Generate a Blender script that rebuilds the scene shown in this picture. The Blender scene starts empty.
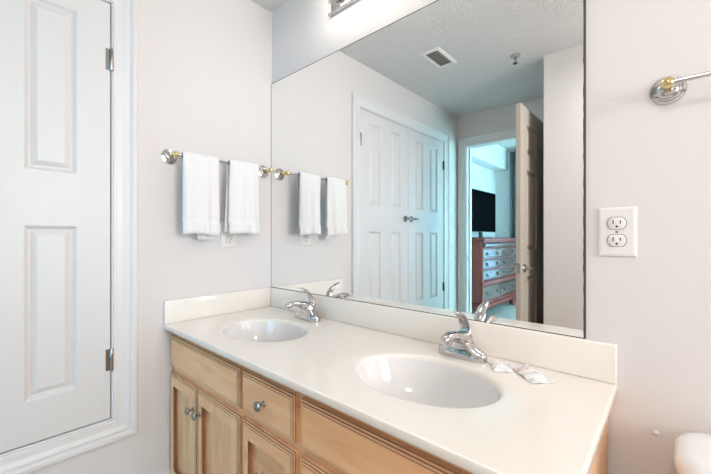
import bpy, bmesh, math, random
from math import sin, cos, pi
from mathutils import Vector, Matrix
random.seed(7)
S = bpy.context.scene
COL = S.collection

# ------------------------------------------------------------------ camera
cam = bpy.data.cameras.new('camera'); co = bpy.data.objects.new('camera', cam); COL.objects.link(co)
co.location = (1.6505, -1.136, 1.1816); co.rotation_euler = (pi / 2, 0, 0.7328)
cam.sensor_width = 36; cam.lens = 348.6 / 711 * 36; cam.clip_start = 0.01
S.camera = co
# ------------------------------------------------------------------ world, lights, exposure
W = bpy.data.worlds.new('world'); S.world = W; W.use_nodes = True
W.node_tree.nodes['Background'].inputs[0].default_value = (0.45, 0.75, 1, 1)
W.node_tree.nodes['Background'].inputs[1].default_value = 0.6
vs = S.view_settings; vs.view_transform = 'Standard'; vs.look = 'None'; vs.gamma = 1; vs.use_curve_mapping = False
vs.exposure = 0.84

def area(name, loc, rot, sx, sy, power, color):
    l = bpy.data.lights.new(name, 'AREA'); l.shape = 'RECTANGLE'; l.size = sx; l.size_y = sy
    l.energy = power; l.color = color
    o = bpy.data.objects.new(name, l); o.location = loc; o.rotation_euler = rot; COL.objects.link(o); return o
area('bedroom_window_daylight', (3.26, -4.0, 1.35), (pi / 2, 0, pi / 2), 2.0, 2.0, 120, (0.40, 0.82, 0.90))
area('bedroom_far_window_daylight', (1.22, -5.66, 1.35), (pi / 2, 0, 0), 2.1, 2.0, 36, (0.20, 0.60, 1.0))
bw = area('bath_fill_light', (3.60, -0.70, 1.55), (pi / 2, 0, pi / 2), 0.95, 1.1, 16, (1.0, 0.97, 0.97)); bw.data.spread = math.radians(130)  # added fill from an unseen window, where the fixtures are too weak
area('ceiling_fill_light', (1.75, -1.25, 2.33), (0, 0, 0), 0.3, 0.3, 4.8, (1.0, 0.95, 0.92))  # added fill light below the unseen ceiling lamp
BULB = 8.0

# ------------------------------------------------------------------ materials
def mat(name, col, rough=0.5, metal=0.0, spec=None, emit=None, es=0, coat=0, trans=0, sub=0):
    m = bpy.data.materials.new(name); m.use_nodes = True
    b = m.node_tree.nodes['Principled BSDF']
    b.inputs['Base Color'].default_value = (*col, 1); b.inputs['Roughness'].default_value = rough
    b.inputs['Metallic'].default_value = metal
    if spec is not None: b.inputs['Specular IOR Level'].default_value = spec
    if coat: b.inputs['Coat Weight'].default_value = coat; b.inputs['Coat Roughness'].default_value = .1
    if emit: b.inputs['Emission Color'].default_value = (*emit, 1); b.inputs['Emission Strength'].default_value = es
    if trans: b.inputs['Transmission Weight'].default_value = trans
    return m
def nodes(m): return m.node_tree.nodes, m.node_tree.links, m.node_tree.nodes['Principled BSDF']
def coords(m, scale=(1, 1, 1), kind='Object'):
    N, L, B = nodes(m); t = N.new('ShaderNodeTexCoord'); p = N.new('ShaderNodeMapping')
    p.inputs['Scale'].default_value = scale; L.new(t.outputs[kind], p.inputs['Vector']); return p.outputs['Vector']
def bump(m, scale, strength, dist=0.002, detail=4, vec=(1, 1, 1), rough=.6, ramp=None):
    N, L, B = nodes(m); v = coords(m, vec)
    n = N.new('ShaderNodeTexNoise'); n.inputs['Scale'].default_value = scale; n.inputs['Detail'].default_value = detail
    n.inputs['Roughness'].default_value = rough
    L.new(v, n.inputs['Vector']); out = n.outputs['Fac']
    if ramp:
        r = N.new('ShaderNodeValToRGB'); r.color_ramp.elements[0].position = ramp[0]; r.color_ramp.elements[1].position = ramp[1]
        L.new(out, r.inputs['Fac']); out = r.outputs['Color']
    b = N.new('ShaderNodeBump'); b.inputs['Strength'].default_value = strength; b.inputs['Distance'].default_value = dist
    L.new(out, b.inputs['Height']); L.new(b.outputs['Normal'], B.inputs['Normal']); return m
def tint(m, c1, c2, scale, vec=(1, 1, 1), detail=3, dist=0.0, lo=.35, hi=.65):
    N, L, B = nodes(m); v = coords(m, vec)
    n = N.new('ShaderNodeTexNoise'); n.inputs['Scale'].default_value = scale; n.inputs['Detail'].default_value = detail
    n.inputs['Distortion'].default_value = dist
    L.new(v, n.inputs['Vector']); r = N.new('ShaderNodeValToRGB')
    r.color_ramp.elements[0].position = lo; r.color_ramp.elements[1].position = hi
    r.color_ramp.elements[0].color = (*c1, 1); r.color_ramp.elements[1].color = (*c2, 1)
    L.new(n.outputs['Fac'], r.inputs['Fac']); L.new(r.outputs['Color'], B.inputs['Base Color']); return m

WALL = bump(mat('wall_paint', (0.74, 0.712, 0.698), 0.75, spec=.25), 130, .12, .001)
CEIL = bump(mat('ceiling_texture', (0.80, 0.79, 0.775), 0.9, spec=.1), 55, .9, .007, 3, ramp=(.45, .62))
TRIM = bump(mat('white_trim', (0.76, 0.75, 0.745), 0.38), 20, .03, .001)
DOOR = bump(mat('white_door', (0.73, 0.72, 0.715), 0.42), 60, .06, .0006, vec=(1, 1, .1))
DOOR_SHADED = bump(mat('bedroom_door_shaded', (0.50, 0.455, 0.39), 0.45), 60, .05, .0006, vec=(1, 1, .1))  # white-ish door paint, darkened to carry the shade on its face
TILE = tint(mat('bath_floor', (0.6, 0.52, 0.42), .35), (.55, .47, .38), (.66, .58, .48), 3)
PLANK = tint(mat('bedroom_floor', (.6, .55, .48), .3), (.45, .40, .34), (.70, .64, .56), 4, (1, 8, 1), 4)
COUNTER = tint(mat('cultured_marble', (.86, .80, .72), .16, coat=.3), (.845, .79, .72), (.87, .82, .75), 2.5)
BASIN = mat('basin_white', (.76, .742, .725), .10, coat=.4)
CHROME = mat('chrome', (.58, .57, .56), .12, 1)
NICKEL = mat('brushed_nickel', (.42, .405, .385), .2, 1)
BRASS = mat('brass', (.80, .62, .30), .16, 1)
DARKM = mat('aged_pewter', (.30, .31, .31), .28, 1)
BLACK = mat('black_plastic', (.012, .012, .014), .35)
SLOT = mat('slot_dark', (.015, .013, .012), .6)
PLATE = mat('outlet_plastic', (.80, .775, .75), .3)
PORC = mat('porcelain', (.84, .83, .81), .08, coat=.5)
MIRROR = mat('mirror_silver', (.93, .945, .94), .0, 1)
MEDGE = mat('mirror_edge', (.05, .055, .05), .5)
TOWEL = bump(mat('white_terry', (.86, .86, .86), .95, spec=.1), 420, .8, .003, 3)
PAPER = tint(mat('printed_wrapper', (.85, .84, .83), .3), (.62, .45, .36), (.82, .83, .83), 38, lo=.36, hi=.50)
TVM = mat('tv_screen', (.002, .002, .002), .8, spec=.02)
CURT = mat('curtain_fabric', (.12, .11, .115), .9)
BULBM = mat('lamp_globe', (1, 1, 1), .4, emit=(1, .93, .84), es=BULB)
FILL_DOME = mat('fill_dome_glass', (1, 1, 1), .4, emit=(1, .95, .9), es=3)  # glow of the added ceiling lamp
VENT = mat('vent_enamel', (.86, .85, .83), .45)
VENTD = mat('vent_slat', (.20, .18, .165), .6)
SLATM = mat('vent_slat_paint', (.42, .39, .36), .5)
BRONZE = mat('dark_bronze', (.03, .025, .022), .4)
GLASS = mat('window_glass', (1, 1, 1), .02, trans=1)

def wood(name, vec, c1, c2, rough=.32):
    m = mat(name, c1, rough + .06, coat=.08); N, L, B = nodes(m)
    v = coords(m, vec)
    n = N.new('ShaderNodeTexNoise'); n.inputs['Scale'].default_value = 9; n.inputs['Detail'].default_value = 6; n.inputs['Distortion'].default_value = .6
    n2 = N.new('ShaderNodeTexNoise'); n2.inputs['Scale'].default_value = 2.2; n2.inputs['Detail'].default_value = 2
    L.new(v, n.inputs['Vector']); L.new(v, n2.inputs['Vector'])
    r = N.new('ShaderNodeValToRGB'); r.color_ramp.elements[0].position = .3; r.color_ramp.elements[1].position = .7
    r.color_ramp.elements[0].color = (*c1, 1); r.color_ramp.elements[1].color = (*c2, 1)
    mx = N.new('ShaderNodeMath'); mx.operation = 'MULTIPLY_ADD'; mx.inputs[1].default_value = .5
    h = N.new('ShaderNodeMath'); h.operation = 'MULTIPLY'; h.inputs[1].default_value = .5
    L.new(n2.outputs['Fac'], h.inputs[0]); L.new(n.outputs['Fac'], mx.inputs[0]); L.new(h.outputs[0], mx.inputs[2])
    L.new(mx.outputs[0], r.inputs['Fac']); L.new(r.outputs['Color'], B.inputs['Base Color'])
    return m
MAPLE_V = wood('maple_vertical', (5, 5, .7), (.78, .41, .20), (.97, .64, .37))
MAPLE_H = wood('maple_horizontal', (.7, 5, 5), (.78, .40, .19), (.97, .61, .345))
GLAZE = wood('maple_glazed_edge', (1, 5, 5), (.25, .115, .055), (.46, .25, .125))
CHERRY = wood('dresser_wood', (4, 4, .8), (.20, .030, .018), (.30, .06, .035), .5)
DRAWERW = wood('dresser_drawer_wood', (4, .8, 4), (.13, .075, .06), (.24, .15, .13), .12)

# ------------------------------------------------------------------ mesh helpers
class MB:
    def __init__(s): s.v = []; s.f = []; s.mi = []; s.sm = []
    def add(s, vs_, fs, mi=0, smooth=False):
        b = len(s.v); s.v += [tuple(v) for v in vs_]
        for f in fs: s.f.append([b + i for i in f]); s.mi.append(mi); s.sm.append(smooth)
        return s
    def box(s, x0, y0, z0, x1, y1, z1, bev=0, mi=0):
        x0, x1 = sorted((x0, x1)); y0, y1 = sorted((y0, y1)); z0, z1 = sorted((z0, z1))
        if bev:
            bm = bmesh.new(); bmesh.ops.create_cube(bm, size=1)
            for v in bm.verts: v.co = Vector(((x0 + x1) / 2 + v.co.x * (x1 - x0), (y0 + y1) / 2 + v.co.y * (y1 - y0), (z0 + z1) / 2 + v.co.z * (z1 - z0)))
            bmesh.ops.bevel(bm, geom=bm.edges[:], offset=bev, segments=3, profile=.5, affect='EDGES')
            bm.verts.index_update(); s.add([v.co[:] for v in bm.verts], [[v.index for v in f.verts] for f in bm.faces], mi, True); bm.free(); return s
        V = [(x, y, z) for x in (x0, x1) for y in (y0, y1) for z in (z0, z1)]
        return s.add(V, [(0, 1, 3, 2), (4, 6, 7, 5), (0, 4, 5, 1), (2, 3, 7, 6), (0, 2, 6, 4), (1, 5, 7, 3)], mi)
    def rings(s, rings, cap0=True, cap1=True, mi=0, smooth=True, closed=True):
        n = len(rings[0]); V = [p for r in rings for p in r]; F = []
        for i in range(len(rings) - 1):
            for j in range(n if closed else n - 1):
                k = (j + 1) % n; F.append((i * n + j, i * n + k, (i + 1) * n + k, (i + 1) * n + j))
        if cap0: F.append(list(range(n))[::-1])
        if cap1: F.append([(len(rings) - 1) * n + j for j in range(n)])
        return s.add(V, F, mi, smooth)
    def lathe(s, prof, org, axis=(0, 0, 1), seg=28, mi=0, sq=(1, 1)):
        a = Vector(axis).normalized(); t = Vector((0, 0, 1)) if abs(a.z) < .9 else Vector((1, 0, 0))
        u = a.cross(t).normalized(); w = a.cross(u); o = Vector(org)
        R = [[tuple(o + a * h + (u * cos(2 * pi * j / seg) * sq[0] + w * sin(2 * pi * j / seg) * sq[1]) * max(r, 1e-5)) for j in range(seg)] for r, h in prof]
        return s.rings(R, mi=mi)
    def tube(s, pts, rad, seg=14, mi=0, up=(0, 0, 1), caps=True):
        """rad: list of (a,b) half sizes or floats; a along side, b along local up"""
        P = [Vector(p) for p in pts]; R = []; U = Vector(up)
        for i, p in enumerate(P):
            d = (P[min(i + 1, len(P) - 1)] - P[max(i - 1, 0)]).normalized()
            side = d.cross(U)
            side = side.normalized() if side.length > 1e-4 else Vector((1, 0, 0))
            w = side.cross(d); r = rad[i] if isinstance(rad, list) else rad
            a, b = r if isinstance(r, tuple) else (r, r)
            R.append([tuple(p + side * a * cos(2 * pi * j / seg) + w * b * sin(2 * pi * j / seg)) for j in range(seg)])
        return s.rings(R, caps, caps, mi)
    def build(s, name, mats, parent=None, origin=None, sharp=True):
        me = bpy.data.meshes.new(name)
        org = Vector(origin) if origin else (Vector(parent['_o']) if parent else Vector((0, 0, 0)))
        me.from_pydata([tuple(Vector(v) - org) for v in s.v], [], s.f)
        for m in (mats if isinstance(mats, (list, tuple)) else [mats]): me.materials.append(m)
        for p, mi, sm in zip(me.polygons, s.mi, s.sm): p.material_index = mi; p.use_smooth = sm
        bm = bmesh.new(); bm.from_mesh(me); bmesh.ops.remove_doubles(bm, verts=bm.verts, dist=1e-6)
        bmesh.ops.recalc_face_normals(bm, faces=bm.faces)
        if sharp:
            for e in bm.edges:
                if len(e.link_faces) == 2 and e.calc_face_angle(0) > .7: e.smooth = False
        bm.to_mesh(me); bm.free()
        o = bpy.data.objects.new(name, me); COL.objects.link(o)
        o['_o'] = tuple(org)
        if parent: o.parent = parent
        else: o.location = org
        return o
def smoothpath(pts, n=6):
    P = [Vector(p) for p in pts]; out = []
    for i in range(len(P) - 1):
        p0, p1, p2, p3 = P[max(i - 1, 0)], P[i], P[i + 1], P[min(i + 2, len(P) - 1)]
        for k in range(n):
            t = k / n
            out.append(.5 * ((2 * p1) + (p2 - p0) * t + (2 * p0 - 5 * p1 + 4 * p2 - p3) * t * t + (3 * p1 - p0 - 3 * p2 + p3) * t ** 3))
    out.append(P[-1]); return out
def lerpl(vals, n):
    out = []
    for i in range(len(vals) - 1):
        for k in range(n):
            t = k / n; t = t * t * (3 - 2 * t)
            out.append(tuple(a + (b - a) * t for a, b in zip(vals[i], vals[i + 1])))
    out.append(tuple(vals[-1])); return out

def thing(name, label, cat, loc, group=None):
    o = bpy.data.objects.new(name, None); COL.objects.link(o); o.empty_display_size = .05
    o.location = loc; o['_o'] = tuple(loc); o['label'] = label; o['category'] = cat
    if group: o['group'] = group
    return o
def tag(o, label, cat, group=None):
    o['label'] = label; o['category'] = cat
    if group: o['group'] = group
    return o
def struct(o, label=None):
    o['kind'] = 'structure'
    if label: o['label'] = label
    return o
def copy_tree(o, parent=None):
    c = o.copy(); COL.objects.link(c)
    if parent: c.parent = parent
    for ch in list(o.children): copy_tree(ch, c)
    return c

# nested rectangular loops in a plane; m maps (u,v,w)->xyz
def nested(mb, m, rect, loops, cap=True, mis=None):
    u0, v0, u1, v1 = rect; prev = None; last = None
    for k, (i, w) in enumerate(loops):
        q = [m(u0 + i, v0 + i, w), m(u1 - i, v0 + i, w), m(u1 - i, v1 - i, w), m(u0 + i, v1 - i, w)]
        if prev:
            mi = mis[k - 1] if mis else 0
            for j in range(4):
                n = (j + 1) % 4; mb.add([prev[j], prev[n], q[n], q[j]], [(0, 1, 2, 3)], mi)
        prev = q
    if cap: mb.add(prev, [(0, 1, 2, 3)], mis[-1] if mis and len(mis) == len(loops) else 0)
def face_holes(mb, m, rect, w, holes, ploops, mis=None):
    us = sorted({rect[0], rect[2]} | {h[0] for h in holes} | {h[2] for h in holes})
    vs_ = sorted({rect[1], rect[3]} | {h[1] for h in holes} | {h[3] for h in holes})
    for i in range(len(us) - 1):
        for j in range(len(vs_) - 1):
            cu, cv = (us[i] + us[i + 1]) / 2, (vs_[j] + vs_[j + 1]) / 2
            if any(h[0] < cu < h[2] and h[1] < cv < h[3] for h in holes): continue
            mb.add([m(us[i], vs_[j], w), m(us[i + 1], vs_[j], w), m(us[i + 1], vs_[j + 1], w), m(us[i], vs_[j + 1], w)], [(0, 1, 2, 3)])
    for h in holes: nested(mb, m, h, ploops, True, mis)
def slab(mb, m, rect, w0, w1, edge, holes, ploops, emis=None, pmis=None):
    """w0 back, w1 front; edge: list (inset,drop below front)"""
    loops = [(0, w0)] + [(i, w1 - d) for i, d in edge]
    nested(mb, m, rect, loops, cap=False, mis=emis)
    e = edge[-1][0]
    face_holes(mb, m, (rect[0] + e, rect[1] + e, rect[2] - e, rect[3] - e), w1, holes, ploops, pmis)
    u0, v0, u1, v1 = rect
    mb.add([m(u0, v0, w0), m(u1, v0, w0), m(u1, v1, w0), m(u0, v1, w0)], [(0, 1, 2, 3)])
LEFT = lambda u, v, w: (w, -u, v)          # plane x=w, u=-y
BACK = lambda u, v, w: (u, -w, v)          # plane facing -y : w out into room
FRONTW = lambda y0: (lambda u, v, w: (u, y0 + w, v))  # facing +y from y0

# ------------------------------------------------------------------ structure
H = 2.434; RX = 3.55; D1 = -2.311; D2 = -1.545; XP = 1.003
def wallbox(name, *b, m=WALL): return struct(MB().box(*b).build(name, m))
mb = MB()   # left wall with closet opening
oy0, oy1, oz0, oz1 = -.739, -2.021, .443, 2.127
mb.box(-.12, 0.12, 0, 0, oy0, H); mb.box(-.12, oy1, 0, 0, D1, H)
mb.box(-.12, oy0, 0, 0, oy1, oz0); mb.box(-.12, oy0, oz1, 0, oy1, H)
struct(mb.build('wall_left', WALL))
wallbox('wall_closet', -.60, oy0 + .1, .3, -.56, oy1 - .1, 2.3)
wallbox('wall_back', 0.0, 0, 0, RX, .12, H)
mb = MB()   # right wall with an opening for the added fill window
mb.box(RX, .12, 0, RX + .12, -.2, H); mb.box(RX, -1.2, 0, RX + .12, D2 - .1, H)
mb.box(RX, -.2, 0, RX + .12, -1.2, 1.0); mb.box(RX, -.2, 2.15, RX + .12, -1.2, H)
struct(mb.build('wall_right', WALL))
wallbox('wall_front', XP, D2 - .1, 0, RX, D2, H)
wallbox('wall_partition', XP, D1, 0, XP + .1, D2 - .1, H)
DX0, DX1, DZ = .10, .908, 2.112
mb = MB()
mb.box(-.12, D1 - .12, 0, DX0 - .015, D1, H); mb.box(DX1 + .015, D1 - .12, 0, 3.2, D1, H)
mb.box(DX0 - .015, D1 - .12, DZ + .015, DX1 + .015, D1, H)
struct(mb.build('wall_doorway', WALL))
wallbox('ceiling', -.12, D1 - .12, H, RX + .12, .12, H + .08, m=CEIL)
wallbox('floor', -.6, D1 - .12, -.08, RX + .12, .12, 0, m=TILE)
# bedroom shell
BY = -5.615; BX = -.811; BH = 2.82
wallbox('wall_bedroom_left', BX - .1, D1 - .12, 0, BX, BY - .1, BH + .05)
wallbox('wall_bedroom_near', BX, D1 - .12, H, 3.3, D1 - .1, BH + .05)
wallbox('wall_bedroom_near_left', BX, D1 - .12, 0, -.12, D1 - .1, H)
mb = MB(); mb.box(BX, BY - .1, 0, .1, BY, BH); mb.box(2.3, BY - .1, 0, 3.2, BY, BH)
mb.box(.1, BY - .1, 0, 2.3, BY, .3); mb.box(.1, BY - .1, 2.4, 2.3, BY, BH)
struct(mb.build('wall_bedroom_far', WALL))
mb = MB()
mb.box(3.2, D1 - .12, 0, 3.3, -3.0, BH); mb.box(3.2, -5.0, 0, 3.3, BY - .1, BH)
mb.box(3.2, -3.0, 0, 3.3, -5.0, .35); mb.box(3.2, -3.0, 2.35, 3.3, -5.0, BH)
struct(mb.build('wall_bedroom_right', WALL))
wallbox('ceiling', BX, D1 - .12, BH, 3.2, BY - .1, BH + .08, m=WALL)
wallbox('trim_bedroom_soffit', BX, D1 - .13, 2.43, -.60, BY + .001, BH)
wallbox('floor', BX, D1 - .12, -.08, 3.2, BY - .1, 0, m=PLANK)
# windows
def window(name, m, rect, label):
    mb = MB(); nested(mb, m, rect, [(0, -.05), (0, .0), (.05, .0), (.05, -.05)], cap=False)
    cu = (rect[0] + rect[2]) / 2
    nested(mb, m, (cu - .02, rect[1] + .05, cu + .02, rect[3] - .05), [(0, -.045), (0, 0)])
    o = struct(mb.build(name, TRIM), label)
    g = MB(); nested(g, m, (rect[0] + .05, rect[1] + .05, rect[2] - .05, rect[3] - .05), [(0, -.03), (0, -.026)])
    g.build('pane', GLASS, o)
# casings
CAS = [(.0, 0), (0, .008), (-.010, .010), (-.012, .007), (-.030, .009), (-.046, .014), (-.054, .014), (-.056, .011), (-.066, .020), (-.078, .020), (-.083, .014), (-.083, 0)]
m1 = MB(); nested(m1, LEFT, (.749, .453, 2.011, 2.117), CAS, cap=False)
struct(m1.build('trim_1', TRIM), 'white moulded casing framing the closet doors on all four sides')
mj = MB()
nested(mj, LEFT, (.739, .443, 2.021, 2.127), [(0, -.12), (0, 0), (.015, 0), (.015, -.12)], cap=False)
nested(mj, LEFT, (.754, .458, 2.006, 2.112), [(0, -.045), (.012, -.045), (.012, -.06), (0, -.06)], cap=False)
struct(mj.build('trim_2', TRIM))
# doorway casing (open at the floor) and jamb
def ucase(m, u0, u1, v1, loops, name, side=(0, 1)):
    mb = MB(); prev = None
    for i, w in loops:
        q = [m(u0 + i, 0, w), m(u0 + i, v1 - i, w), m(u1 - i, v1 - i, w), m(u1 - i, 0, w)]
        if prev:
            for j in range(3): mb.add([prev[j], prev[j + 1], q[j + 1], q[j]], [(0, 1, 2, 3)])
        prev = q
    return struct(mb.build(name, TRIM))
MW = FRONTW(D1)
ucase(MW, DX0 - .008, DX1 + .008, DZ + .008, CAS, 'trim_3')
jb = MB()
jb.box(DX0 - .015, D1 - .12, 0, DX0, D1, DZ + .015); jb.box(DX1, D1 - .12, 0, DX1 + .015, D1, DZ + .015); jb.box(DX0, D1 - .12, DZ, DX1, D1, DZ + .015)
jb.box(DX0, D1 - .085, 0, DX0 + .012, D1 - .05, DZ)
jo = struct(jb.build('trim_4', TRIM))
MB().box(DX0, D1 - .035, .93, DX0 + .002, D1 - .008, .99).build('strike_plate', NICKEL, jo)
# baseboards
def base(name, m, u0, u1):
    mb = MB(); prof = [(0, 0), (.014, 0), (.014, .105), (.010, .115), (.012, .125), (.006, .145), (0, .153)]
    mb.rings([[m(u, v, w) for w, v in prof] for u in (u0, u1)], smooth=False)
    return struct(mb.build(name, TRIM))
base('baseboard_left', LEFT, .50, 2.311)
base('baseboard_back', BACK, 1.54, RX)
base('baseboard_front', FRONTW(D2), XP, RX)
mr = lambda u, v, w: (RX - w, -u, v); base('baseboard_right', mr, .014, -D2 - .014)
mp = lambda u, v, w: (XP - w, -u, v); base('baseboard_partition', mp, -D2, -D1 - .03)

# ------------------------------------------------------------------ closet doors
PL = [(0, 0), (.003, -.002), (.012, -.013), (.018, -.0135), (.034, -.004), (.036, -.003)]
def lever(mb, p, out, along, L=.10, r=.027):
    p = Vector(p); o = Vector(out); a = Vector(along)
    mb.lathe([(0, 0), (r, 0), (r, .004), (r * .85, .009), (.012, .012), (.010, .04), (.012, .05), (0, .056)], p, out)
    q = p + o * .048
    pts = smoothpath([q - a * .008, q + a * .02 + o * .004, q + a * L * .6 + o * .002 + Vector((0, 0, .004)), q + a * L + Vector((0, 0, -.003)) + o * -.006])
    mb.tube(pts, lerpl([(.006, .008), (.006, .009), (.005, .0075), (.004, .006)], 6), 12)
def hinge_at(door, y, z, s, name='hinge'):
    mb = MB()
    mb.lathe([(0, 0), (.003, 0), (.0055, .004), (.0055, .086), (.003, .09), (0, .09)], (.0065, y, z - .045), (0, 0, 1), 14)
    mb.box(.0005, y, z - .042, .0024, y + s * .020, z + .042); mb.box(-.0015, y, z - .042, .0012, y - s * .018, z + .042)
    mb.build(name, NICKEL, door)
def closet_leaf(name, u0, u1, cols, label, hy, s):
    mb = MB(); holes = [(a, z0, b, z1) for a, b in cols for z0, z1 in ((.610, 1.222), (1.418, 2.030))]
    m = lambda u, v, w: LEFT(u, v, w - .002)
    slab(mb, m, (u0, .462, u1, 2.109), -.035, 0, [(0, .002), (.002, 0)], holes, PL)
    d = struct(mb.build(name, DOOR, origin=(0, -(u0 + u1) / 2, .462)), label)
    for z in (.695, 1.885): hinge_at(d, hy, z, s)
    return d
d1 = closet_leaf('door_1', .757, 1.3785, [(.862, 1.008), (1.138, 1.276)], 'near leaf of the white closet door pair, hinged beside the towels', -.7555, 1)
d2 = closet_leaf('door_2', 1.3825, 2.003, [(1.492, 1.628), (1.745, 1.885)], 'far leaf of the white closet door pair, seen in the mirror', -2.0045, -1)
mb = MB(); lever(mb, (-.002, -1.337, 1.335), (1, 0, 0), (0, 1, 0), .09); mb.build('door_handle', NICKEL, d1)
mb = MB(); lever(mb, (-.002, -1.424, 1.335), (1, 0, 0), (0, -1, 0), .10); mb.build('door_handle', NICKEL, d2)

# open bedroom door
mb = MB(); XD = .900
m = lambda u, v, w: (XD + w, -u, v)
U0, U1 = 1.392, 2.285
cols = [(U0 + .128, U0 + .385), (U0 + .51, U0 + .765)]
rows = [(.26, .90), (1.08, 1.66), (1.77, 1.98)]
holes = [(a, z0, b, z1) for a, b in cols for z0, z1 in rows]
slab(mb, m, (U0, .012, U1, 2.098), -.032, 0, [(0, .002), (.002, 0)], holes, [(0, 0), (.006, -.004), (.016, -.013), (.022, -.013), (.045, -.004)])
d3 = struct(mb.build('door_3', DOOR_SHADED, origin=(XD, -2.285, .012)), 'open bedroom door standing against the partition, seen in the mirror')
mb = MB(); lever(mb, (XD, -1.457, .965), (1, 0, 0), (0, -1, 0), .11, .03); mb.build('door_handle', NICKEL, d3)
mb = MB(); lever(mb, (XD - .032, -1.457, .965), (-1, 0, 0), (0, -1, 0), .11, .03); mb.build('door_handle', NICKEL, d3)
MB().box(XD - .027, -1.3922, .93, XD - .005, -1.3905, 1.0).build('latch_plate', NICKEL, d3)
for z in (.25, 1.1, 1.9):
    MB().lathe([(0, 0), (.006, .0), (.006, .09), (0, .09)], (XD + .004, -2.293, z), (0, 0, 1), 12).build('hinge', NICKEL, d3)

window('window_1', lambda u, v, w: (3.23 - w, -u, v), (3.0, .35, 5.0, 2.35), 'bedroom window')
window('window_3', lambda u, v, w: (u, BY - .03 + w, v), (.1, .3, 2.3, 2.4), 'far bedroom window beside the curtain')
window('added_window', lambda u, v, w: (RX + .04 - w, -u, v), (.2, 1.0, 1.2, 2.15), 'added unseen window on the right bathroom wall, for fill light')  # added window, out of view, houses the bathroom fill light

# ------------------------------------------------------------------ mirror
MX1 = 1.4785; MZ0, MZ1 = .9035, 2.032
mr_ = thing('wall_mirror', 'large frameless mirror covering the wall above the vanity', 'mirror', (.74, 0, MZ0))
MB().box(.002, -.0055, MZ0, MX1, -.0015, MZ1).build('mirror_glass', MIRROR, mr_)
mb = MB(); random.seed(3)
for (a, b) in (((.0003, MZ0), (.0021, MZ1)),): mb.box(a[0], -.0062, a[1], b[0], -.0008, b[1])
mb.box(.002, -.0062, MZ1, MX1, -.0008, MZ1 + .0022); mb.box(.0, -.0062, MZ0 - .0012, MX1, -.0008, MZ0 + .0012)
ring0 = []; n = 60
for i in range(n):
    z = MZ0 + (MZ1 - MZ0) * i / (n - 1); w = .0028 + .0014 * random.random() ** 2
    ring0.append([(MX1 - w, -.0062, z), (MX1 + .0022, -.0062, z), (MX1 + .0022, -.0008, z), (MX1 - w, -.0008, z)])
mb.rings(ring0, smooth=False)
mb.build('mirror_edge', MEDGE, mr_)

# ------------------------------------------------------------------ countertop with two basins
ZC = .80; CL = 1.55; CD = .563; TH = .022
ct = thing('vanity_countertop', 'cream cultured marble double sink countertop with backsplash', 'countertop', (CL / 2, -.28, ZC - TH))
SA, SB = .206, .153
sinks = [(.400, -.310), (1.145, -.297)]
mb = MB(); N = 72
def ell(c, a, b, z): return [(c[0] + a * cos(2 * pi * j / N), c[1] + b * sin(2 * pi * j / N), z) for j in range(N)]
cells = []
for c in sinks:
    x0, x1, y0, y1 = c[0] - .25, c[0] + .25, c[1] - .195, c[1] + .195
    cells.append((x0, x1, y0, y1)); outer = []
    angs = []
    for j in range(N):
        t = 2 * pi * j / N; dx, dy = cos(t) * SA, sin(t) * SB
        k = min((x1 - c[0]) / abs(dx) if abs(dx) > 1e-9 else 9e9, (y1 - c[1]) / abs(dy) if abs(dy) > 1e-9 else 9e9)
        outer.append([c[0] + dx * k, c[1] + dy * k, ZC])
    for cx_, cy_ in ((x0, y0), (x1, y0), (x0, y1), (x1, y1)):
        j = min(range(N), key=lambda q: (outer[q][0] - cx_) ** 2 + (outer[q][1] - cy_) ** 2); outer[j] = [cx_, cy_, ZC]
    R = [outer] + [ell(c, SA + i, SB + i, ZC - d) for i, d in ((.010, 0), (.004, .0008), (0.0, .003), (-.003, .007), (-.004, .014))]
    mb.rings([[tuple(p) for p in r] for r in R], False, False)
E0 = .006
xs = [E0 * 0, cells[0][0], cells[0][1], cells[1][0], cells[1][1], CL - E0]
yf = -CD + E0
for i in range(5):
    a, b = xs[i], xs[i + 1]
    cell = [q for q in cells if abs(q[0] - a) < 1e-9]
    spans = [(yf, cell[0][2]), (cell[0][3], -.0)] if cell else [(yf, 0)]
    for s0, s1 in spans: mb.add([(a, s0, ZC), (b, s0, ZC), (b, s1, ZC), (a, s1, ZC)], [(0, 1, 2, 3)])
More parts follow.
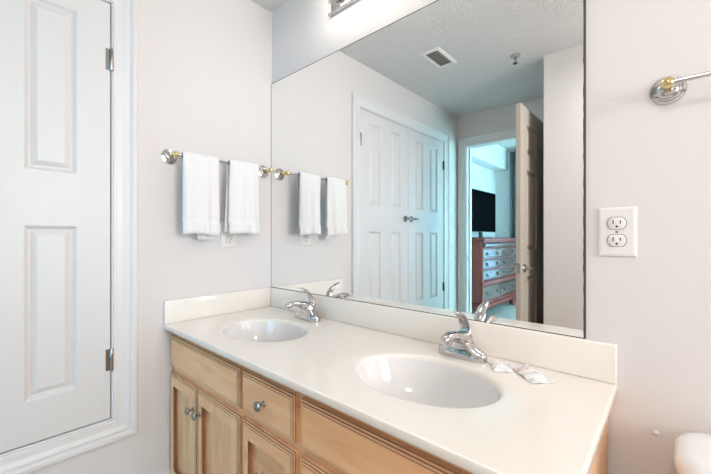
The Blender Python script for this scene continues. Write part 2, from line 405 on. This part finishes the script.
# rounded front and right edge, underside
prof = [(0, 0), (.004, .0012), (.006, .005), (.006, TH - .004), (.004, TH - .001), (0, TH)]
R = []
for o_, d in prof: R.append([(0, yf - o_, ZC - d), (CL - E0 + o_, yf - o_, ZC - d), (CL - E0 + o_, 0, ZC - d)])
mb.rings(R, False, False, closed=False)
zb_ = ZC - TH
mb.box(0, -.03, zb_, CL - E0, 0, zb_ + .001); mb.box(0, yf, zb_, CL - E0, yf + .03, zb_ + .001)
mb.build('slab', COUNTER, ct)
mb = MB().box(0.0, -.020, ZC, CL, -.0, ZC + .1025, bev=.004); mb.build('backsplash', COUNTER, ct)
mb = MB().box(.0, -CD, ZC, .019, -.0205, ZC + .1025, bev=.004); mb.build('side_splash', COUNTER, ct)
for c in sinks:
    mb = MB(); R = [ell(c, SA - .004, SB - .004, ZC - .013)]
    for t, d in ((.97, .03), (.93, .055), (.86, .085), (.75, .11), (.58, .128), (.38, .137), (.16, .141), (.11, .143)):
        R.append(ell((c[0], c[1] + .02 * (1 - t)), (SA - .004) * t if t > .12 else .024, (SB - .004) * t if t > .12 else .024, ZC - d))
    mb.rings(R, False, False); bs = mb.build('basin', BASIN, ct)
    cc = (c[0], c[1] + .0178, ZC - .1435)
    MB().lathe([(0, .0), (.027, .0), (.027, .003), (.021, .004), (.019, .001), (.017, .001), (.016, .006), (0, .007)], cc).build('drain', CHROME, bs)
    oy = c[1] + SB * .905
    MB().lathe([(0, -.002), (.008, -.002), (.008, .001), (.0055, .0018), (.004, .0), (0, .0)], (c[0] - .01, oy + .005, ZC - .036), (0, -1, .35), 20).build('overflow', PLATE, bs)

# ------------------------------------------------------------------ vanity cabinet
CX0, CX1, CY = .004, 1.53, -.520
ZT = ZC - TH - .0005
vc = thing('vanity_cabinet', 'light maple bathroom vanity cabinet under the cream countertop', 'cabinet', (CX1 / 2, -.26, 0))
mb = MB(); mb.box(CX0, -.51, .09, CX0 + .016, -.001, ZT); mb.box(CX0 + .016, -.51, .09, CX1 - .018, -.001, .108); mb.box(CX0 + .016, -.012, .108, CX1 - .018, -.001, ZT)
mb.build('carcass', MAPLE_V, vc)
MB().box(CX1 - .018, -.51, .0, CX1, -.001, ZT).build('end_panel', MAPLE_V, vc)
MB().box(CX0, -.45, 0, CX1 - .018, -.44, .09).build('toe_kick', MAPLE_H, vc)
mb = MB(); FY0, FY1 = CY + .01, CY - .0
# face frame with openings
mfr = lambda u, v, w: (u, CY - w + .0, v)
ops = [(.035, .61, .58, .735), (.035, .12, .58, .575), (.625, .61, .87, .735), (.625, .34, .87, .575), (.625, .12, .87, .33), (.925, .61, 1.49, .735), (.925, .12, 1.49, .575)]
us = [CX0, .035, .58, .625, .87, .925, 1.49, CX1]
for a, b in ((CX0, .035), (.58, .625), (.87, .925), (1.49, CX1)): mb.box(a, CY, .09, b, CY + .0095, ZT)
for a, b, rails in ((.035, .58, ((.09, .12), (.575, .61), (.735, ZT))), (.625, .87, ((.09, .12), (.33, .34), (.575, .61), (.735, ZT))), (.925, 1.49, ((.09, .12), (.575, .61), (.735, ZT)))):
    for z0, z1 in rails: mb.box(a, CY, z0, b, CY + .0095, z1)
mb.build('face_frame', MAPLE_H, vc)
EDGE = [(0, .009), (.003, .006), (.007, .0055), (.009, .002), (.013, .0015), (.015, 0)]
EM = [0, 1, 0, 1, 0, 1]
mfront = lambda u, v, w: (u, CY - .0005 - w, v)
def knob(u, v, parent):
    MB().lathe([(0, 0), (.0085, 0), (.008, .003), (.0045, .006), (.0045, .014), (.008, .018), (.0135, .021), (.0150, .024), (.0135, .028), (.008, .031), (0, .032)], (u, CY - .0195, v), (0, -1, 0), 24).build('knob', DARKM, parent)
def front(name, r, kn, panel, m_):
    mb = MB(); w = .055
    if panel:
        holes = [(r[0] + .042, r[1] + w, r[2] - .042, r[3] - w)]
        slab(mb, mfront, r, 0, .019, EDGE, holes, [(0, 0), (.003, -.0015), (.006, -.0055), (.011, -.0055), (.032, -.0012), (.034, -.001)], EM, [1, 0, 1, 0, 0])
    else:
        slab(mb, mfront, r, 0, .019, EDGE, [], [], EM)
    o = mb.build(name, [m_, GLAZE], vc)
    if kn: knob(kn[0], kn[1], o)
    return o
front('drawer_front', (.006, .612, .598, .746), None, False, MAPLE_H)
front('door', (.006, .112, .277, .588), (.249, .500), True, MAPLE_V)
front('door', (.281, .112, .598, .588), (.308, .500), True, MAPLE_V)
front('drawer', (.610, .612, .886, .746), (.742, .679), False, MAPLE_H)
front('drawer', (.610, .345, .886, .588), (.742, .466), True, MAPLE_H)
front('drawer', (.610, .112, .886, .330), (.742, .22), True, MAPLE_H)
front('drawer_front', (.910, .612, 1.510, .746), None, False, MAPLE_H)
front('door', (.910, .112, 1.208, .588), (1.18, .487), True, MAPLE_V)
front('door', (1.212, .112, 1.510, .588), (1.24, .487), True, MAPLE_V)

# ------------------------------------------------------------------ faucets
def faucet(cx, label):
    f = thing('sink_faucet', label, 'faucet', (cx, -.085, ZC), 'chrome faucets on the countertop')
    z = ZC + .0005
    # oval escutcheon base
    mb = MB(); R = []
    def so(a, b, zz, yo=0):
        out = []
        for j in range(48):
            t = 2 * pi * j / 48; c_, s_ = cos(t), sin(t)
            out.append((cx + a * abs(c_) ** .75 * (1 if c_ > 0 else -1), -.085 + yo + b * abs(s_) ** .75 * (1 if s_ > 0 else -1), zz))
        return out
    for a, b, zz in ((.079, .026, 0), (.080, .028, .003), (.079, .027, .018), (.077, .026, .023), (.070, .024, .027), (.052, .024, .034), (.036, .024, .050)):
        R.append(so(a, b, z + zz))
    mb.rings(R); mb.build('base', CHROME, f)
    # body rising and flowing into spout
    pts = smoothpath([(cx, -.070, z + .020), (cx, -.078, z + .046), (cx, -.102, z + .066), (cx, -.135, z + .079), (cx, -.165, z + .085), (cx, -.190, z + .083), (cx, -.203, z + .076)])
    mb = MB(); mb.tube(pts, lerpl([(.046, .034), (.034, .028), (.025, .019), (.020, .013), (.0175, .0105), (.0155, .010), (.011, .008)], 6), 24, up=(0, .35, 1))
    sp = mb.build('spout', CHROME, f)
    MB().lathe([(0, 0), (.0095, 0), (.0105, .003), (.0105, .012), (0, .012)], (cx, -.186, z + .066), (0, -.05, 1), 20).build('aerator', CHROME, sp)
    MB().lathe([(.026, 0), (.025, .012), (.022, .020), (.014, .026), (0, .028)], (cx, -.066, z + .050), (0, .1, 1), 24).build('cap', CHROME, f)
    pts = smoothpath([(cx, -.060, z + .070), (cx, -.056, z + .090), (cx, -.064, z + .110), (cx, -.086, z + .131), (cx, -.112, z + .144), (cx, -.136, z + .150)])
    mb = MB(); R = []; rd = lerpl([(.019, .009), (.0185, .008), (.0185, .006), (.0165, .0048), (.0125, .004), (.004, .0025)], 6)
    for i, p in enumerate(pts):
        d = (pts[min(i + 1, len(pts) - 1)] - pts[max(i - 1, 0)]).normalized(); nn = Vector((0, d.z, -d.y)); a_, b_ = rd[i]
        # concave paddle: the face toward the user is dished
        R.append([tuple(p + Vector((a_ * cos(t), 0, 0)) + nn * (b_ * sin(t) + (a_ * .28) * cos(t) ** 2 * -1)) for t in [2 * pi * k / 28 for k in range(28)]])
    mb.rings(R); mb.build('handle', CHROME, f)
    MB().lathe([(0, 0), (.0045, 0), (.0045, .002), (0, .0025)], (cx + .046, -.1105, z + .016), (0, -1, .3), 16).build('glint_dot', mat('glint_blue', (.35, .60, .80), .3), f)  # light-blue dot stands in for a glint on the chrome base
    return f
faucet(.404, 'chrome single lever faucet at the left basin, farther from the camera')
faucet(1.160, 'chrome single lever faucet at the right basin, nearest the wrapped soaps')

# ------------------------------------------------------------------ towel rail on left wall
def rosette(mb, o, ax): mb.lathe([(0, 0), (.033, 0), (.0345, .002), (.033, .005), (.028, .006), (.026, .004), (.022, .005), (.020, .010), (.014, .014), (.0, .015)], o, ax, 36)
TY0, TY1, TZ, TXO = -.539, -.060, 1.5375, .075
tr = thing('towel_rail', 'chrome and brass towel rail on the left wall carrying two white towels', 'towel rail', (0, (TY0 + TY1) / 2, TZ))
for y in (TY0, TY1):
    mb = MB(); rosette(mb, (.0005, y, TZ), (1, 0, 0)); mb.build('rosette', CHROME, tr)
    mb = MB(); mb.lathe([(.010, .013), (.008, .02), (.0075, .045), (.010, .055), (.0125, .064), (.0135, .074), (.0125, .084), (.008, .090), (0, .092)], (.0, y, TZ), (1, 0, 0), 20); mb.build('post', BRASS, tr)
MB().tube([(TXO, TY0 + .008, TZ), (TXO, TY1 - .008, TZ)], .0065, 16).build('rail', CHROME, tr)
# right towel bar on back wall
t2 = thing('towel_rail', 'chrome and brass towel rail on the wall above the toilet', 'towel rail', (1.9, 0, 1.537))
for x in (1.648, 2.15):
    mb = MB(); rosette(mb, (x, -.0005, 1.537), (0, -1, 0)); mb.build('rosette', CHROME, t2)
    MB().lathe([(.010, .013), (.008, .02), (.0075, .035), (.010, .042), (.0120, .050), (.0125, .056), (.0120, .063), (.008, .068), (0, .070)], (x, 0, 1.537), (0, -1, 0), 20).build('post', BRASS, t2)
MB().tube([(1.656, -.057, 1.537), (2.142, -.057, 1.537)], .0055, 16).build('rail', CHROME, t2)

# ------------------------------------------------------------------ towels
def towel(y0, y1, zf, zb, label, seed, shiftb=0.0, wb=1.0):
    rnd = random.Random(seed); n = 46; wd = y1 - y0
    ph = [rnd.uniform(0, 6.28) for _ in range(6)]
    path = []   # (x off, z, param 'depth below bar', side)
    r = .0115
    for i in range(41): t = i / 40; path.append((TXO - r, zb + (TZ - zb) * t, (1 - t), -1))
    for i in range(1, 12): a = pi - pi * i / 12; path.append((TXO + r * cos(a), TZ + r * sin(a), 0, 0))
    for i in range(0, 53): t = i / 52; path.append((TXO + r, TZ + (zf - TZ) * t, t, 1))
    def P(k, j, side):
        x, z, d, s_ = path[k]; u = j / (n - 1); v = u * 2 - 1
        yy = y0 + wd * u
        flare = 1 + (.045 * d if s_ > 0 else .03 * d)
        if s_ < 0: flare *= 1 + (wb - 1) * d
        yc = (y0 + y1) / 2 + (shiftb * d if s_ < 0 else 0)
        yy = yc + (yy - (y0 + y1) / 2) * flare
        fold = (sin(u * 13 + ph[0]) * .0060 + sin(u * 23 + ph[1]) * .0030 + sin(u * 5 + ph[2]) * .005) * min(1, d * 2.2 + .08)
        # woven band near the hem pulls cloth in, hem below puffs
        if s_ > 0:
            L = (TZ - z); T = TZ - zf; e = T - L
            if .055 < e < .078: fold -= .0035
            if e < .05: fold += .003 * sin(u * 33 + ph[3]) + .003
            if e < .012: fold -= (.012 - e) * .4
            z = z + (sin(u * 7 + ph[4]) * .003 - .004 * u) * d
        w = .0075 * (1 - .85 * max(0, abs(v) - .9) / .1) + .0015
        if s_ == 0: w *= .9
        # side: 1 outer, -1 inner
        # normal
        k0, k1 = max(k - 1, 0), min(k + 1, len(path) - 1)
        tx, tz = path[k1][0] - path[k0][0], path[k1][1] - path[k0][1]; l = math.hypot(tx, tz) or 1
        nx, nz = -tz / l, tx / l
        off = (w if side > 0 else 0)
        sgn = 1 if s_ >= 0 else -1
        x += (fold * (1 if s_ > 0 else (-.35 if s_ < 0 else 0))) + .006 * d * (1 if s_ > 0 else -.5)
        x = max(x, .012)
        return (x + nx * off * (-1 if nx * (x - TXO) < 0 and s_ else 1) if s_ else x + nx * off, yy, z + (abs(nz) * off if s_ == 0 else 0))
    K = len(path); R = []
    for k in range(K):
        ring = [P(k, j, 1) for j in range(n)] + [P(k, j, -1) for j in reversed(range(n))]
        R.append(ring)
    mb = MB(); mb.rings(R); o = mb.build('hanging_towel', TOWEL, origin=(TXO, (y0 + y1) / 2, TZ), sharp=False)
    return tag(o, label, 'towel', 'white towels over the left wall rail')
towel(-.515, -.352, 1.196, 1.168, 'folded white towel over the rail, nearer the closet door casing', 2, .035, .45)
towel(-.298, -.138, 1.200, 1.205, 'folded white towel over the rail, nearer the mirror corner', 5, -.012)

# ------------------------------------------------------------------ outlets and switch
def outlet(m, u, v, label, name='wall_outlet', sw=False, wd=.082, ht=.129):
    loc = m(u, v, 0)
    t = thing(name, label, 'light switch' if sw else 'outlet', loc)
    mb = MB(); nested(mb, m, (u - wd / 2, v - ht / 2, u + wd / 2, v + ht / 2), [(0, .0003), (0, .002), (.002, .0045), (.006, .0058), (.007, .006)]); mb.build('cover_plate', PLATE, t)
    if sw:
        mb = MB(); nested(mb, m, (u - .017, v - .034, u + .017, v + .034), [(0, .006), (0, .008), (.002, .0085)]); mb.build('rocker', PLATE, t); return t
    for s in (1, -1):
        c = v + s * .0225; mb = MB(); ring = []
        def shp(k, w):
            out = []
            for j in range(32):
                a = 2 * pi * j / 32; x = cos(a) * .0195 * k; z = max(-.0155 * k, min(.0155 * k, sin(a) * .0195 * k)); out.append(m(u + x, c + z, w))
            return out
        mb.rings([shp(1.07, .0059), shp(1.07, .0062), shp(1.0, .0062)], True, False, mi=1)
        mb.rings([shp(1.0, .0062), shp(1.0, .0078), shp(.96, .0083)], False, True); 
        r = mb.build('receptacle', [PLATE, SLOT], t)
        mb = MB()
        for du, hh in ((-.0075, .0052), (.0075, .0042)): nested(mb, m, (u + du - .0012, c + .003 - hh, u + du + .0012, c + .003 + hh), [(0, .0083), (0, .0086)])
        q = []
        for w in (.0083, .0086): q.append([m(u + cos(a) * .0027, c - .0085 + sin(a) * .0027, w) for a in [2 * pi * j / 14 for j in range(14)]])
        mb.rings(q); mb.build('slots', SLOT, r)
    MB().lathe([(0, 0), (.003, 0), (.003, .0008), (0, .0012)], m(u, v, .006), Vector(m(0, 0, 1)) - Vector(m(0, 0, 0)), 14).build('screw', NICKEL, t)
    return t
outlet(BACK, 1.549, 1.195, 'white duplex outlet on the wall right of the mirror')
outlet(LEFT, .256, 1.193, 'white duplex outlet low behind the two hanging towels')
outlet(LEFT, 2.165, 1.19, 'small white light switch between closet doors and bedroom doorway', 'light_switch', True, .07, .115)
tag(MB().lathe([(0, 0), (.0065, 0), (.0065, .002), (.0045, .004), (0, .005)], (1.626, -.0003, .698), (0, -1, 0), 18).build('wall_bumper', PLATE, origin=(1.626, 0, .698)), 'tiny white plug on the wall between vanity and toilet', 'wall plug')

# ------------------------------------------------------------------ soap packets
def packet(cx, cy, ang, a, b, h, label, seed):
    rnd = random.Random(seed); mb = MB(); n = 18; k = 12; ca, sa = cos(ang), sin(ang)
    top = []; bot = []
    for i in range(n):
        for j in range(k):
            u, v = i / (n - 1) * 2 - 1, j / (k - 1) * 2 - 1
            puff = max(0, 1 - abs(u) ** 3) * max(0, 1 - abs(v) ** 3) if abs(u) < .86 else 0
            zz = h * puff * (.8 + .3 * sin(u * 9 + seed)) + .0022 * sin(u * 6 + v * 4 + seed) * (1 - puff) + .0028 + .0011 * sin(v * 13 + u * 5)
            x, y = u * a, v * b; X, Y = cx + x * ca - y * sa, cy + x * sa + y * ca
            top.append((X, Y, ZC + .0012 + max(zz, .001))); bot.append((X, Y, ZC + .0008 + max(0, (zz - .0012) * (1 - puff)) * .6))
    F = []
    for i in range(n - 1):
        for j in range(k - 1):
            q = (i * k + j, (i + 1) * k + j, (i + 1) * k + j + 1, i * k + j + 1); F.append(q); F.append(tuple(n * k + t for t in reversed(q)))
    edge = [i * k for i in range(n)] + [(n - 1) * k + j for j in range(1, k)] + [i * k + k - 1 for i in range(n - 2, -1, -1)] + [j for j in range(k - 2, 0, -1)]
    for e in range(len(edge)):
        p, q = edge[e], edge[(e + 1) % len(edge)]; F.append((p, q, q + n * k, p + n * k))
    mb.add(top + bot, F, 0, True)
    tag(mb.build('soap_packet', PAPER, origin=(cx, cy, ZC)), label, 'soap packet', 'wrapped soaps on the countertop')
packet(1.283, -.094, -1.0, .040, .026, .007, 'wrapped soap packet nearer the right faucet, left of the other one', 1)
packet(1.362, -.093, -.75, .062, .031, .008, 'larger wrapped soap packet nearer the countertop end', 4)

# ------------------------------------------------------------------ vanity light
vl = thing('vanity_light', 'chrome vanity light bar on the wall above the mirror', 'light fixture', (.74, 0, 2.27))
lx0, lx1, lz0, lz1 = .472, 1.012, 2.210, 2.325
mb = MB(); nested(mb, BACK, (lx0, lz0, lx1, lz1), [(0, .0005), (0, .016), (.006, .020), (.010, .020), (.013, .017)]); mb.build('back_plate', CHROME, vl)
for i in range(4):
    x = .54 + i * .134
    so_ = MB().lathe([(.026, 0), (.026, .006), (.018, .012), (.016, .034), (0, .034)], (x, -.0175, 2.27), (0, -1, 0), 24).build('socket', NICKEL, vl)
    MB().lathe([(.012, .0)] + [(.040 * sin(a), .043 - .040 * cos(a)) for a in [pi * (k + 1.6) / 17 for k in range(15)]] + [(0, .083)], (x, -.0518, 2.27), (0, -1, 0), 28).build('bulb', BULBM, so_)
cl = thing('added_ceiling_lamp', 'added round flush lamp, unseen, filling the bathroom with light', 'ceiling lamp', (1.75, -1.25, H))  # added lamp, out of view, brightens the walls and cabinet fronts
MB().lathe([(0, 0), (.15, 0), (.15, .02), (.13, .022), (0, .022)], (1.75, -1.25, H - .0005), (0, 0, -1), 36).build('added_lamp_base', VENT, cl)
MB().lathe([(.128, 0), (.12, .03), (.09, .055), (.05, .068), (0, .072)], (1.75, -1.25, H - .023), (0, 0, -1), 36).build('added_lamp_shade', FILL_DOME, cl)

# ------------------------------------------------------------------ ceiling vent and sprinkler
vx0, vx1, vy0, vy1 = .378, .525, -1.215, -.942
cv = thing('ceiling_vent', 'white ceiling vent with dark slats near the closet doors', 'vent', ((vx0 + vx1) / 2, (vy0 + vy1) / 2, H))
mdn = lambda u, v, w: (u, v, H - w)
mb = MB(); nested(mb, mdn, (vx0, vy0, vx1, vy1), [(0, .0003), (0, .003), (.010, .008), (.024, .009), (.027, .004), (.027, .0006)], cap=False); mb.build('frame', VENT, cv)
mb = MB(); nested(mb, mdn, (vx0 + .027, vy0 + .027, vx1 - .027, vy1 - .027), [(0, .0004), (0, .001)]); mb.build('duct_backing', VENTD, cv)
for i in range(4):
    x = vx0 + .040 + i * .0225
    MB().add([(x - .008, vy0 + .027, H - .0014), (x + .004, vy0 + .027, H - .0085), (x + .0055, vy0 + .027, H - .0075), (x - .0065, vy0 + .027, H - .0012),
              (x - .008, vy1 - .027, H - .0014), (x + .004, vy1 - .027, H - .0085), (x + .0055, vy1 - .027, H - .0075), (x - .0065, vy1 - .027, H - .0012)],
             [(0, 1, 2, 3), (4, 7, 6, 5), (0, 4, 5, 1), (1, 5, 6, 2), (2, 6, 7, 3), (3, 7, 4, 0)]).build('slat', SLATM, cv)
sp = thing('fire_sprinkler', 'small chrome fire sprinkler head on the bathroom ceiling', 'sprinkler', (.862, -1.40, H))
MB().lathe([(0, .0003), (.033, .0003), (.032, .006), (.016, .012), (0, .012)], (.862, -1.4, H), (0, 0, -1), 28).build('escutcheon', SLATM, sp)
MB().lathe([(.009, .0), (.009, .012), (.006, .014), (.006, .034), (.003, .036), (.003, .042), (0, .042)], (.862, -1.4, H - .012), (0, 0, -1), 18).build('stem', CHROME, sp)
MB().lathe([(0, 0), (.016, 0), (.017, .002), (0, .002)], (.862, -1.4, H - .054), (0, 0, -1), 20).build('deflector', CHROME, sp)

# ------------------------------------------------------------------ toilet
to = thing('toilet', 'white porcelain toilet with its tank against the wall beside the vanity', 'toilet', (1.90, -.35, 0))
def rrect(x0, x1, y0, y1, r, z, n=8):
    out = []
    for cx_, cy_, a0 in ((x1 - r, y1 - r, 0), (x0 + r, y1 - r, pi / 2), (x0 + r, y0 + r, pi), (x1 - r, y0 + r, 1.5 * pi)):
        for i in range(n + 1): a = a0 + pi / 2 * i / n; out.append((cx_ + r * cos(a), cy_ + r * sin(a), z))
    return out
X0, X1 = 1.658, 2.135
mb = MB(); R = []
for ins, z in ((.012, .700), (.003, .703), (0, .712), (0, .726), (.003, .738), (.010, .7455), (.022, .749), (.05, .750)):
    R.append(rrect(X0 + ins, X1 - ins, -.235 + ins, -.022 - ins, max(.075 - ins * .6, .012), z))
mb.rings(R); mb.build('tank_lid', PORC, to)
mb = MB(); R = []
for ins, z in ((.045, .385), (.032, .40), (.022, .50), (.014, .62), (.012, .70)): R.append(rrect(X0 + ins, X1 - ins, -.225 + ins * .8, -.028, .045, z))
mb.rings(R); tk = mb.build('tank', PORC, to)
MB().lathe([(0, 0), (.014, 0), (.014, .006), (.008, .014), (0, .014)], (1.74, -.2135, .64), (0, -1, 0), 16).build('flush_lever', CHROME, tk)
def oval(c, a, b, z, back): 
    out = []
    for j in range(48):
        t = 2 * pi * j / 48; x = c[0] + a * cos(t); y = c[1] + b * sin(t)
        out.append((x, min(y, back), z))
    return out
mb = MB(); mb.rings([oval((1.9, -.42), a, b, z, -.20) for a, b, z in ((.11, .26, 0), (.115, .27, .02), (.095, .22, .10), (.10, .22, .20), (.15, .26, .30), (.185, .295, .37), (.185, .30, .384))]); mb.build('bowl', PORC, to)
mb = MB(); mb.rings([oval((1.9, -.44), a, b, z, -.245) for a, b, z in ((.18, .285, .385), (.19, .295, .392), (.19, .295, .41), (.18, .285, .418), (.185, .29, .422), (.185, .29, .436), (.17, .275, .443))]); mb.build('seat_lid', PORC, to)

# ------------------------------------------------------------------ bedroom: dresser, television, curtain
FX = -.335; DY0, DY1 = -3.76, -5.28
dr = thing('bedroom_dresser', 'dark wood dresser with ring pulls in the bedroom, seen in the mirror', 'dresser', (-.57, (DY0 + DY1) / 2, 0))
MB().box(-.79, DY1 + .02, .13, FX - .02, DY0 - .02, 1.11).build('case', CHERRY, dr)
MB().box(-.80, DY1 - .02, 1.12, FX + .05, DY0 + .02, 1.165, bev=.010).box(-.795, DY1, 1.10, FX + .02, DY0, 1.122, bev=.005).build('top', CHERRY, dr)
mb = MB().box(-.79, DY1 - .01, .13, FX + .015, DY0 + .01, .19, bev=.008).box(-.79, DY1, .19, FX + .0, DY0, .235, bev=.012); mb.build('plinth', CHERRY, dr)
MB().box(FX - .02, DY1, .475, FX + .025, DY0, .530, bev=.010).build('waist_moulding', CHERRY, dr)
for y in (DY0 - .04, DY1 + .04):
    MB().tube([(FX - .01, y, .235), (FX - .01, y, .475)], .022, 16).tube([(FX - .01, y, .53), (FX - .01, y, 1.02)], .022, 16).build('column', CHERRY, dr)
    for x in (FX - .05, -.73): MB().lathe([(.03, 0), (.05, .02), (.06, .055), (.05, .09), (.03, .105), (.045, .13), (0, .13)], (x, y, 0), (0, 0, 1), 20).build('foot', CHERRY, dr)
mD = lambda u, v, w: (FX - .02 + w, -u, v)
ym = -(DY0 + DY1) / 2; uA, uB = -DY0 + .075, -DY1 - .075
for (a, b) in ((uA, ym - .012), (ym + .012, uB)):
    mb = MB(); mb.tube([(FX - .005, -a, 1.06), (FX - .005, -b, 1.06)], .040, 20); mb.build('rolled_drawer', DRAWERW, dr)
    for z0, z1 in ((.865, 1.005), (.71, .845), (.55, .69), (.25, .455)):
        mb = MB(); nested(mb, mD, (a, z0, b, z1), [(0, .0), (0, .014), (.006, .02), (.016, .02), (.022, .015)]); d = mb.build('drawer', DRAWERW, dr)
        for fr in (.2, .8):
            u = a + (b - a) * fr; zc = (z0 + z1) / 2
            mb = MB(); mb.lathe([(0, 0), (.022, 0), (.020, .005), (.008, .012), (0, .014)], (FX - .0045, -u, zc + .006), (1, 0, 0), 18)
            ring = [(FX + .012, -u + .021 * cos(t), zc - .010 + .021 * sin(t)) for t in [2 * pi * k / 18 for k in range(19)]]
            mb.tube(ring, .0035, 8, up=(1, 0, 0), caps=False); mb.build('ring_pull', BRONZE, d)
tv = thing('television', 'black flat television standing on the bedroom dresser, seen in the mirror', 'television', (-.56, -4.30, 1.165))
TX = -.545; ty0, ty1 = -3.72, -4.875; tz0, tz1 = 1.262, 1.912
mt = lambda u, v, w: (TX + w, -u, v)
mb = MB(); nested(mb, mt, (-ty0, tz0, -ty1, tz1), [(.02, -.05), (0, -.03), (0, 0), (.008, 0), (.008, -.001)], cap=False); mb.box(TX - .05, ty0 - .02, tz0 + .02, TX - .045, ty1 + .02, tz1 - .02); mb.build('bezel', BLACK, tv)
mb = MB(); nested(mb, mt, (-ty0 + .008, tz0 + .008, -ty1 - .008, tz1 - .008), [(0, -.004), (0, -.001)]); mb.build('screen', TVM, tv)
mb = MB().box(TX - .10, -4.48, 1.1655, TX + .09, -4.12, 1.177, bev=.004).tube([(TX - .02, -4.30, 1.175), (TX - .025, -4.30, 1.27)], (.03), 14); mb.build('stand', BLACK, tv)
# curtain
mb = MB(); n = 90; R = []
for z in (0.02, 1.0, 2.0, 2.74):
    ring = []
    for s in (1, -1):
        for i in (range(n) if s > 0 else reversed(range(n))):
            t = i / (n - 1); ring.append((-.52 + .54 * t, BY + .10 + .028 * sin(t * 44) * (1.1 - .1 * z) + s * .002, z))
    R.append(ring)
mb.rings(R); tag(mb.build('bedroom_curtain', CURT, origin=(-.2, BY + .1, 0), sharp=False), 'dark grey floor length curtain in the far bedroom corner', 'curtain')
tag(MB().tube([(-.56, BY + .10, 2.76), (2.6, BY + .10, 2.76)], .012, 12).build('curtain_rod', DARKM, origin=(1, BY + .1, 2.76)), 'dark metal rod above the bedroom curtain', 'curtain rod')

for o in bpy.data.objects:
    if '_o' in o: del o['_o']
